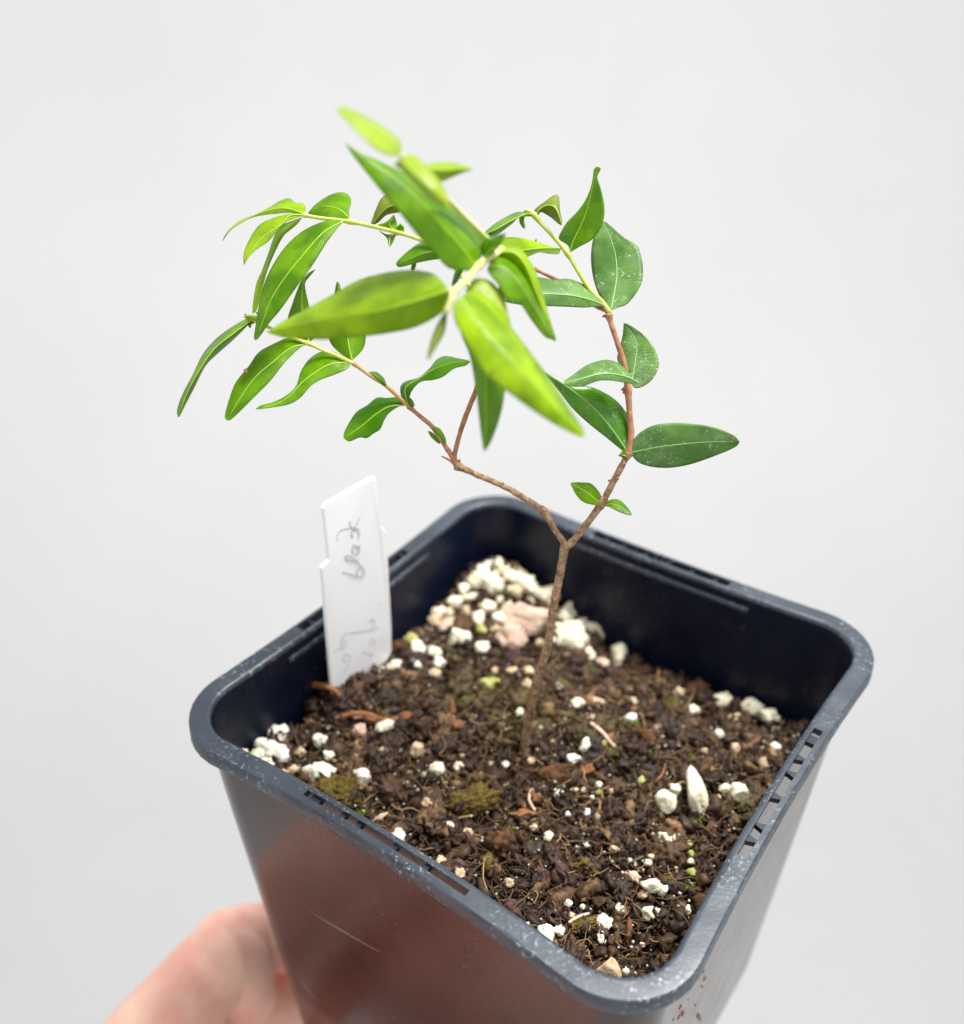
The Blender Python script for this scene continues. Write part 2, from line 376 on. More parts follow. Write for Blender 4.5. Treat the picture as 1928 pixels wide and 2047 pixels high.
def soil_surface():
    N = 150; vs = []; fs = []
    for i in range(N+1):
        for j in range(N+1):
            a, b_ = -1+2*i/N, -1+2*j/N
            x, y = a*38.9, b_*38.9-.0
            # keep inside the rounded square
            q = 38.9-9; dx, dy = max(0, abs(x)-q), max(0, abs(y)-q); l = math.hypot(dx, dy)
            if l > 9: x = math.copysign(q+dx*9/l, x) if dx else x; y = math.copysign(q+dy*9/l, y) if dy else y
            z = hsoil(x, y)-1.5+1.3*noise.fractal(Vector((x*.3, y*.3, 0)), 1, 2, 5)
            vs.append((x, y, z))
    for i in range(N):
        for j in range(N): fs.append((i*(N+1)+j, (i+1)*(N+1)+j, (i+1)*(N+1)+j+1, i*(N+1)+j+1))
    return link('soil_surface', vs, fs, SOILM, soil)
soil_surface()
def ico(sub):
    bm = bmesh.new(); bmesh.ops.create_icosphere(bm, subdivisions=sub, radius=1)
    v = np.array([x.co[:] for x in bm.verts]); f = np.array([[q.index for q in x.verts] for x in bm.faces]); bm.free(); return v, f
def rotm():
    q = rng.normal(size=4); q /= np.linalg.norm(q); a, b_, c_, d = q
    return np.array([[1-2*(c_*c_+d*d), 2*(b_*c_-a*d), 2*(b_*d+a*c_)], [2*(b_*c_+a*d), 1-2*(b_*b_+d*d), 2*(c_*d-a*b_)], [2*(b_*d-a*c_), 2*(c_*d+a*b_), 1-2*(b_*b_+c_*c_)]])
def lump(sub, amp, freq, seed, flat=0.):
    v, f = ico(sub); out = []
    for p in v:
        k = 1+amp*noise.noise(Vector(tuple(p*freq+seed)))+amp*.5*noise.noise(Vector(tuple(p*freq*2.3+seed+9)))
        out.append(p*k)
    v = np.array(out)
    if flat:   # chop facets
        for _ in range(int(flat)):
            n = rng.normal(size=3); n /= np.linalg.norm(n); d = v@n; lim = rng.uniform(.5, .75)
            v = v-np.outer(np.maximum(0, d-lim), n)
    return v, f
CR = [lump(2, 1.5, 2.3, s*13., 2) for s in range(18)]
def inside(x, y, m=40.2):
    m -= 1.1
    if y < -(38.0-.9*(1-(x/34)**2)) or abs(x) > 38.6 or y > 38.8: return False
    q = m-9; dx, dy = max(0, abs(x)-q), max(0, abs(y)-q); return math.hypot(dx, dy) <= 9
def crumbs(name, n, smin, smax, lift):
    V = []; Fc = []; off = 0
    for i in range(n):
        while True:
            x, y = rng.uniform(-41, 41, 2)
            if inside(x, y): break
        s = smin*(smax/smin)**(rng.random()**1.7); v, f = CR[rng.integers(len(CR))]
        sc = np.array([1, rng.uniform(.55, 1), rng.uniform(.4, .9)])*s
        p = (v*sc)@rotm().T; z = hsoil(x, y)-.9+rng.uniform(-.5, 1)*lift+2.6*noise.noise(Vector((x*.17, y*.17, 8)))
        V.append(p+[x, y, z]); Fc.append(f+off); off += len(v)
    o = link(name, np.concatenate(V), np.concatenate(Fc), SOILM, soil); o['kind'] = 'stuff'; return o
crumbs('soil_crumb', 10500, .24, 1.9, 1.5)
def clods(n):
    V = []; Fc = []; off = 0; base = []
    for q in range(7):
        v, f = ico(4); base.append((np.array([p*(1+.45*noise.noise(Vector(tuple(p*1.3+q*9.)))+.45*noise.noise(Vector(tuple(p*3.6+q)))+.3*noise.noise(Vector(tuple(p*9+q)))+.16*noise.noise(Vector(tuple(p*20+q)))) for p in v]), f))
    for i in range(n):
        while True:
            x, y = rng.uniform(-39, 39, 2)
            if inside(x*1.07, y*1.07) and math.hypot(x+1.7, y+2.7) > 5 and not (x < -18 and y > 18): break
        v, f = base[i % 7]; k = rng.uniform(1.3, 3.4); p = (v*np.array([1, rng.uniform(.6, 1), rng.uniform(.45, .8)])*k)@rotm().T
        V.append(p+[x, y, hsoil(x, y)+rng.uniform(-.5, .3)*k]); Fc.append(f+off); off += len(v)
    o = link('soil_clod', np.concatenate(V), np.concatenate(Fc), SOILM, soil); o['kind'] = 'stuff'
clods(70)
FIBM, nt, b, out = M('root_fibre_brown'); geo = nt.nodes.new('ShaderNodeNewGeometry')
r1 = ramp(nt, geo.outputs['Random Per Island'], ((0, (.02, .009, .004)), (.5, (.07, .034, .014)), (.85, (.19, .105, .042)), (1, (.42, .27, .13))))
nt.links.new(r1.outputs[0], b.inputs['Base Color']); b.inputs['Roughness'].default_value = .7
def fibres(n):
    V = []; Fc = []; off = 0
    for i in range(n):
        while True:
            x, y = rng.uniform(-41, 41, 2)
            if inside(x*1.06, y*1.06, 38.5): break
        L = rng.uniform(1.5, 7)*(1 if rng.random() < .9 else 1.8); az = rng.uniform(0, 6.28); el = rng.normal(0, .25)
        p = np.array([x, y, hsoil(x, y)+rng.uniform(-.3, .8)]); pts = [p]
        for k in range(6):
            az += rng.normal(0, .45); el = el*.7+rng.normal(0, .3)
            p = p+np.array([math.cos(az)*math.cos(el), math.sin(az)*math.cos(el), math.sin(el)])*L/6; 
            p[:2] = np.clip(p[:2], -38, 38); p[1] = max(p[1], -37.2); p[2] = min(p[2], hsoil(p[0], p[1])+2.0); pts.append(p)
        r0 = rng.uniform(.05, .17)*(2 if rng.random() < .06 else 1)
        v, f = tube(pts, np.linspace(r0, r0*.4, 7), 4, caps=False, build=False)
        V += v; Fc += [tuple(q+off for q in g) for g in f]; off += len(v)
    o = link('root_fibre', V, Fc, FIBM, soil); o['kind'] = 'stuff'
fibres(3600)
# small sand-like perlite specks, too small to pick apart
def specks(n):
    V = []; Fc = []; off = 0; v0, f0 = lump(1, .3, 1.5, 3.)
    for i in range(n):
        while True:
            x, y = rng.uniform(-40, 40, 2)
            if inside(x, y, 39): break
        s = rng.uniform(.14, .34); V.append(v0*s@rotm().T+[x, y, hsoil(x, y)+rng.uniform(-.3, .9)]); Fc.append(f0+off); off += len(v0)
    m = noisy('perlite_speck_cream', (.30, .25, .18), (.62, .58, .48), 400, .7)
    o = link('perlite_speck', np.concatenate(V), np.concatenate(Fc), m, soil); o['kind'] = 'stuff'
specks(1300)
PV = [lump(3, .5, 1.5, 31.*s, 1) for s in range(10)]
PA = [lump(3, .30, 1.0, 17.*s+5, 3) for s in range(6)]
def grain(u, v, rx, ry, mat, angular=False, lift=1.1, name='perlite_grain', seedk=None):
    p, d = onsoil(u, v, lift); k = d/FPX*1.08; rx *= k; ry *= k
    base, f = (PA if angular else PV)[rng.integers(6 if angular else 10)]
    a = rng.uniform(-.35, .35); ca, sa = math.cos(a), math.sin(a)
    base = base@rotm().T; base = base/np.abs(base).max(0)
    e1 = R*ca+U*sa; e2 = -R*sa+U*ca
    q = np.outer(base[:, 0]*rx, e1)+np.outer(base[:, 1]*ry, e2)+np.outer(base[:, 2]*(rx+ry)*.42, F)
    dd = np.array([noise.noise(Vector(tuple(b_*3.2+p)))*.12+noise.noise(Vector(tuple(b_*8+p)))*.09 for b_ in base])*(rx+ry)*.5
    q = q*(1+dd/(np.linalg.norm(q, axis=1)+.05))[:, None]
    return link(name, q+p, f, mat, soil)
GR = [  # crop, x, y, rx, ry, material
 ('Z1', [(1190,640,38,40,0),(1235,685,48,42,0),(1312,712,55,48,0),(1060,700,62,55,0),(1130,722,62,60,0),(985,745,45,42,0),(1030,790,52,40,0),(945,812,50,38,0),(1110,845,48,45,0),
         (850,872,46,40,0),(828,915,40,36,2),(1180,905,55,50,0),(1065,900,40,38,0),(1430,772,68,48,0),(1565,845,74,66,0),(1685,970,66,62,0),(1565,1012,92,112,0),(1650,1095,44,42,0),(965,1012,64,58,0),(1075,1056,46,34,0),
         (738,1062,48,46,1),(826,1078,40,38,1),(852,1136,36,34,1),(726,1146,48,30,1),(610,1156,56,42,0),(530,1200,44,42,0),(1808,1104,54,64,0),(1490,1277,26,32,1),(1322,1255,36,34,2),(1592,1352,34,30,0),
         (1286,1397,22,22,1),(216,1548,38,38,1),(110,1615,32,30,2),(255,1636,34,30,0),(200,1732,100,66,1),(434,1748,50,50,1),(552,1622,32,30,2),(560,1475,56,34,0),(735,1605,42,44,2),(842,1708,44,42,0),
         (955,1692,28,26,0),(1206,1682,22,22,1),(772,1738,20,20,2),(1570,1648,46,30,1),(1630,1577,30,42,1),(1488,1835,30,28,1),(1130,1245,56,36,3),(1150,1182,22,20,2),(1384,1030,28,24,2),(700,1010,40,34,3),(1250,760,46,40,2),(1340,745,36,34,0),
         (1075,960,30,30,3),(1150,960,32,28,2),(1240,1180,34,22,2),(1330,1180,30,26,2),(830,1195,34,30,2),(1620,930,40,36,0),(1520,900,46,44,0),(1480,960,40,44,0),(1290,660,30,26,2),(900,870,34,30,0),(1000,860,32,30,2),(1080,640,34,28,0)]),
 ('Z3', [(525,352,60,68,1),(442,392,42,34,1),(408,452,50,48,0),(512,440,72,58,1),(340,452,52,36,0),(466,502,42,36,1),(552,468,40,36,1),(608,538,38,32,2),(540,552,44,24,2),(440,450,40,40,1),
         (1160,908,40,62,1),(1325,712,34,34,2),(1360,758,18,18,2),(1442,832,26,24,1),(1456,912,15,22,1),(1392,1030,42,42,2),(1484,1102,44,48,2),(1600,1240,36,32,0),(770,420,0,0,0),(940,470,26,22,2),(890,520,30,28,2)]),
 ('Z4', [(685,105,22,26,1),(786,180,34,34,0),(1086,170,30,28,2),(1075,266,36,38,1),(1410,214,32,32,0),(1566,160,58,42,0),(1722,198,58,46,0),(1818,246,52,42,0),(1636,262,46,34,2),(1550,346,28,32,1),(1632,416,26,28,2),
         (1846,414,28,26,1),(1780,500,32,36,2),(686,660,29,29,1),(900,612,21,19,1),(820,640,15,17,2),(782,640,14,14,2),(905,652,22,14,3),(972,646,15,17,2),(866,682,14,14,1),(1312,638,32,32,0),(1575,636,36,36,0),
         (1540,682,20,18,2),(1384,936,26,25,3),(1394,982,22,20,3),(1396,1026,22,22,0),(1394,1078,30,28,3),(1166,1032,22,22,0),(736,770,15,17,1),(840,765,18,30,1),(896,782,16,18,2),(634,890,26,27,0),(552,838,25,22,2),
         (106,836,26,26,0),(205,872,28,32,2),(740,1246,22,20,1),(815,1266,15,16,1),(1010,1276,28,28,1),(1185,1300,52,38,0),(1380,1282,17,30,1),(624,1406,50,66,1),(696,1392,32,34,1),(930,1346,42,44,1),(920,1432,24,42,1),
         (1046,1616,22,28,1),(1246,1180,30,36,0),(404,508,20,20,1),(755,1312,22,18,2),(1140,1200,30,26,2),(424,1140,28,32,2),(838,936,14,15,1),(940,790,14,13,2),(985,960,30,20,2),(1068,1016,14,14,1),(1180,1000,18,18,2),(1130,590,22,26,3),
         (480,225,22,24,0),(540,485,20,18,2),(325,500,14,14,2),(1330,120,34,34,2),(870,250,16,16,2),(930,390,16,16,3),(1470,430,20,18,2),(1250,890,46,44,0),(520,1360,14,14,1),(1265,1565,14,14,2),(1135,1470,16,18,2),(590,310,14,14,2),(660,380,14,12,2)])]
PM = [PERL, PERLW, PERLT, PERLG]
for c_, lst in GR:
    for (x, y, rx, ry, k) in lst:
        if rx: q = P(c_, x, y); s = CROP[c_][2]; grain(q[0], q[1], rx*s, ry*s, PM[k])
for (x, y, rx, ry, k) in [(1256,706,62,60,0),(1415,655,58,128,0),(1658,660,50,62,0),(1180,1150,62,46,0),(955,1600,72,62,2),(1260,900,50,42,0)]:
    q = P('Z4', x, y); s = CROP['Z4'][2]; grain(q[0], q[1], rx*s, ry*s, PM[k], True, 1.9)
hp = []
for i in range(110):     # the crumbly heap in the far corner
    x, y = rng.normal(-32, 6.5), rng.normal(34, 5.5)
    if not inside(x*1.04, y*1.04) or x > -12: continue
    k = rng.uniform(.55, 1.5); b0, f = PV[rng.integers(10)]; p = (b0*k*[1, .85, .75])@rotm().T+[x, y, hsoil(x, y)+rng.uniform(0, 1.6)]
    link('perlite_grain', p, f, PM[rng.choice([0, 0, 1, 2])], soil)
# bark chips, mossy lumps
def chip(c_, x, y, rx, ry, mat, ang=0, thick=.35, name='bark_chip', lift=.6):
    q = P(c_, x, y); s = CROP[c_][2]; p, d = onsoil(q[0], q[1], lift); k = d/FPX*s
    base, f = lump(4, .55, 1.3, rng.uniform(0, 90), 5); base = base/np.abs(base).max(0)
    ra = .35 if mat in (CHIPM, CHIP) else .12
    v = np.array([b_*(1+ra*noise.noise(Vector(tuple(b_*4)))+ra*.8*noise.noise(Vector(tuple(b_*9)))+ra*.5*noise.noise(Vector(tuple(b_*19)))) for b_ in base])
    a = math.radians(ang); e1 = R*math.cos(a)+U*math.sin(a); e2 = -R*math.sin(a)+U*math.cos(a)
    pos = np.outer(v[:, 0]*rx*k, e1)+np.outer(v[:, 1]*ry*k, e2)+np.outer(v[:, 2]*thick*(rx+ry)*k, F)
    return link(name, pos+p, f, mat, soil)
for a in [('Z1',1300,900,135,110,CHIPT,-15,.12,'bark_chip',4.2),('Z1',1235,1005,80,80,CHIPT,-40,.15,'bark_chip',2.6),('Z1',930,925,105,55,CHIPT,25,.4),('Z1',250,1258,75,30,CHIPO,10,.3),('Z1',430,1420,120,22,CHIPO,-12,.3),
          ('Z1',430,1500,45,70,CHIPT,-10,.3),('Z1',690,1420,70,24,CHIPO,-8,.4),('Z1',900,1370,40,60,CHIPO,-10,.4),('Z1',950,1460,45,36,CHIPO,10,.5),
          ('Z4',210,715,195,85,CHIPM,14,.3),('Z4',400,950,105,110,CHIP,20,.4),('Z4',515,770,105,24,CHIPO,-3,.3),('Z4',435,1290,60,95,CHIPP,35,.2),('Z4',740,1120,45,130,CHIPP,38,.2),
          ('Z4',840,1060,85,62,CHIPM,-8,.4),('Z4',650,560,150,62,CHIP,8,.3),('Z4',560,690,16,60,CHIPO,12,.4),('Z4',830,540,56,26,CHIPO,35,.4),('Z4',600,1100,80,50,CHIPP,-15,.3),('Z4',310,1040,50,60,CHIPM,0,.4),
          ('Z4',1060,1400,22,85,CHIPO,-10,.4),('Z4',800,1370,90,40,CHIPM,10,.4),('Z4',220,930,40,75,CHIPP,15,.3),('Z4',170,1060,50,70,CHIPP,50,.3),('Z3',860,650,170,95,CHIPM,-20,.4),
          ('Z3',1060,790,60,20,CHIPT,35,.3),('Z3',1300,260,100,20,CHIPO,-12,.4),('Z3',1440,190,34,80,CHIPO,10,.4),('Z3',610,540,40,34,CHIPO,0,.5),('Z4',1420,110,70,60,CHIP,30,.4),('Z4',880,160,70,26,CHIPT,4,.4),('Z4',1150,350,110,40,CHIP,-25,.4),
          ('Z1',1240,1100,60,40,CHIPP,0,.4),('Z1',640,1040,60,40,CHIP,0,.5),('Z1',1720,1150,45,60,CHIPT,40,.4),('Z4',930,710,55,12,CHIPO,-6,.5),('Z4',1080,1100,50,34,CHIPT,-30,.4),('Z4',1270,1130,40,34,CHIPM,0,.4)]: chip(*a)
def moss(c_, x, y, r_):
    q = P(c_, x, y); s = CROP[c_][2]; V = []; Fc = []; off = 0; v0, f0 = CR[0]
    p0, d = onsoil(q[0], q[1], .5); k = d/FPX*s*r_
    for i in range(46):
        o_ = rng.normal(0, .42, 3)*k*[1, 1, .35]; sc = rng.uniform(.10, .24)*min(k, 2.2)
        V.append((v0*[sc, sc*.6, sc*.9])@rotm().T+p0+o_); Fc.append(f0+off); off += len(v0)
    link('moss_tuft', np.concatenate(V), np.concatenate(Fc), MOSS, soil)
for a in [('Z1',1480,1255,75),('Z1',1625,1165,70),('Z1',1590,1560,30),('Z4',1090,320,70),('Z4',975,430,42),('Z4',505,915,40),('Z4',1528,536,34),('Z4',1415,480,34),('Z4',1392,1158,36),('Z4',1420,30,26),('Z4',430,860,34),
          ('Z4',1225,745,26),('Z4',1430,790,30),('Z4',1300,165,50),('Z4',1775,335,28),('Z3',970,760,40),('Z1',1000,1330,36),('Z4',1180,470,60),('Z4',360,1280,22)]: moss(*a)
# larger twigs lying on the mix
def twig(c_, pts, r_, mat, name='twig'):
    q = []
    for (x, y, l) in pts:
        a = P(c_, x, y); p, d = onsoil(a[0], a[1], l); q.append(p)
    tube(cr(q, 16), np.linspace(r_, r_*.6, 16), 8, .35, name, mat, soil)
twig('Z4', [(860,285,1.2),(920,330,1.8),(960,380,1.5),(1005,425,.8)], .42, CHIPT)
twig('Z1', [(180,1255,2.5),(240,1262,3.2),(300,1290,2.4),(330,1340,.6)], .7, CHIPO)
twig('Z1', [(270,1440,1),(430,1405,2),(560,1440,1.6),(700,1430,1),(850,1480,.4)], .5, CHIPO)
twig('Z4', [(545,640,1),(530,690,1.4),(560,750,1)], .35, CHIPT)
twig('Z4', [(740,1350,1),(790,1320,1.4),(850,1300,1)], .3, CHIPT)
twig('Z3', [(930,250,1),(1010,235,2),(1070,270,1)], .5, CHIPT)
twig('Z4', [(1200,600,1),(1240,560,1.5),(1260,500,1)], .25, CHIPO)

# ------------------------------------------------------------------ the seedling
plant = empty('seedling', 'young twiggy shrub with forked brown stem and narrow bright green leaves', 'plant')
def stem(name, spec, r0, r1, mat, bmp=.3, n=60, swell=()):
    """spec: (crop, x, y, depth)"""
    q = np.array([[*P(c_, x, y), d] for (c_, x, y, d) in spec]); k = np.array([at(*a) for a in q])
    pts = cr(k, n); rad = np.linspace(r0, r1, n)
    for (i, a, wd) in swell:
        dd = np.linalg.norm(pts-k[i], axis=1); rad = rad+a*np.exp(-(dd/wd)**2)
    return tube(pts, rad, 12, bmp, name, mat, plant)
stem('trunk', [('Z1',1308,1665,179.8),('Z1',1312,1560,178.5),('Z1',1338,1400,174),('Z1',1382,1200,168.5),('Z1',1432,1050,165),('Z1',1460,850,161),('Z1',1490,700,158.5),('Z1',1516,560,155.6),('Z1',1526,505,154.6)], .80, .62, BARK, .28, 110, [(0, .3, 1.6), (8, .12, 1.5)])
stem('branch', [('Z1',1524,520,154.8),('E',1385,1550,154.4),('E',1330,1470,154),('E',1268,1368,153.4),('E',1150,1287,152.8),('E',1040,1225,152.4),('E',900,1165,151.8),('E',770,1105,151.2)], .50, .42, BARK, .3, 80, [(3, .22, .9), (7, .3, 1.2)])
stem('branch', [('Z1',1530,520,154.8),('E',1440,1530,154),('E',1500,1455,153),('E',1600,1320,151),('E',1655,1215,149.6),('E',1720,1095,148.6),('E',1752,1030,148)], .58, .46, BARK, .28, 80, [(3, .18, .9), (6, .2, 1.)])
stem('branch', [('E',1750,1040,148),('E',1765,920,147.5),('C',1068,1780,147.2),('C',1056,1600,147),('C',1034,1440,146.8),('C',990,1300,146.5),('C',950,1180,146.3),('C',925,1095,146)], .5, .38, BARKR, .25, 80, [(3, .18, .8), (7, .22, .8)])
stem('twig', [('C',925,1080,146.2),('C',850,1040,147),('C',720,940,148.5),('C',560,858,150),('C',490,822,150.6),('C',430,795,151)], .36, .26, BARKR, .25, 40, [(5, .14, .5), (1, .1, .6)])
stem('shoot', [('C',935,1085,146),('C',880,1010,146),('C',800,930,146),('C',720,805,146),('C',650,690,146),('C',560,580,145.6),('C',475,490,145.2),('C',435,440,145),('C',405,412,145),('C',372,400,145.2)], .34, .28, GREENSTEM, .12, 60, [(4, .14, .7), (7, .18, .7)])
stem('branch', [('E',770,1105,151.2),('E',742,1045,151),('E',690,965,150.6),('E',640,890,150.2),('E',570,830,149.6),('E',500,770,149)], .42, .3, BARKR, .25, 50, [(5, .14, .7)])
stem('shoot', [('E',500,770,149),('D',1690,930,148.4),('D',1610,860,147.8),('D',1500,790,147.2),('D',1370,695,146.4)], .3, .26, ORSTEM, .15, 50, [(4, .12, .6)])
stem('shoot', [('D',1370,697,146.4),('D',1250,640,146),('D',1150,600,145.8),('D',1040,550,145.4),('D',880,490,145),('D',750,432,144.6),('D',680,400,144.2),('D',600,360,144)], .28, .2, GREENSTEM, .15, 60, [(3, .14, .6), (6, .16, .9)])
stem('stub', [('E',765,1100,151.2),('E',735,1078,151),('E',690,1055,151)], .26, .1, BARKR, .2, 12)
stem('branch', [('E',770,1100,151.2),('E',765,1040,150.8),('E',800,905,149),('E',845,780,146),('E',890,670,142),('E',935,500,135),('S',990,650,131),('S',1004,570,126),('B',1350,1200,122)], .36, .42, BARKR, .2, 80)
stem('shoot', [('B',1362,1190,122),('B',1300,1235,120),('B',1190,1310,117),('B',1100,1420,114),('B',1000,1510,111.5),('E',748,150,110.4),('E',715,240,110)], .44, .3, BLURSTEM, .12, 60, [(2, .12, .8), (4, .2, .9)])
stem('shoot', [('S',990,640,130),('S',930,560,133),('S',880,500,136),('B',720,1108,139.5),('A',1690,1062,141),('A',1560,1030,142),('A',1350,985,143.6),('A',1130,958,144.6),('A',1000,935,145)], .34, .26, GREENSTEM, .12, 70, [(6, .16, .7), (8, .1, .7)])
stem('shoot', [('B',1330,1180,121),('B',1180,1040,119),('B',1000,860,116),('B',900,760,113),('B',740,610,107.5),('B',640,515,105),('B',604,486,104.2)], .3, .22, BLURSTEM, .12, 40)
# little bark warts and hairs on the older wood
for (c_, x, y, d, r_) in [('E',1690,1182,148.6,.22),('E',1640,1195,149.6,.16),('E',1038,1210,152,.15),('E',1604,1345,150.8,.3),('E',790,1082,151,.2),('C',1030,1600,146.8,.3),('C',1035,1620,146.9,.26),('C',900,1110,146,.24),('E',1275,1385,153,.25),('E',775,1130,151,.25),('C',432,800,150.8,.22),('E',1710,1050,148,.3)]:
    v, f = CR[3]; p = at(*P(c_, x, y), d); link('bud', v*r_+p, f, BARKR, plant)

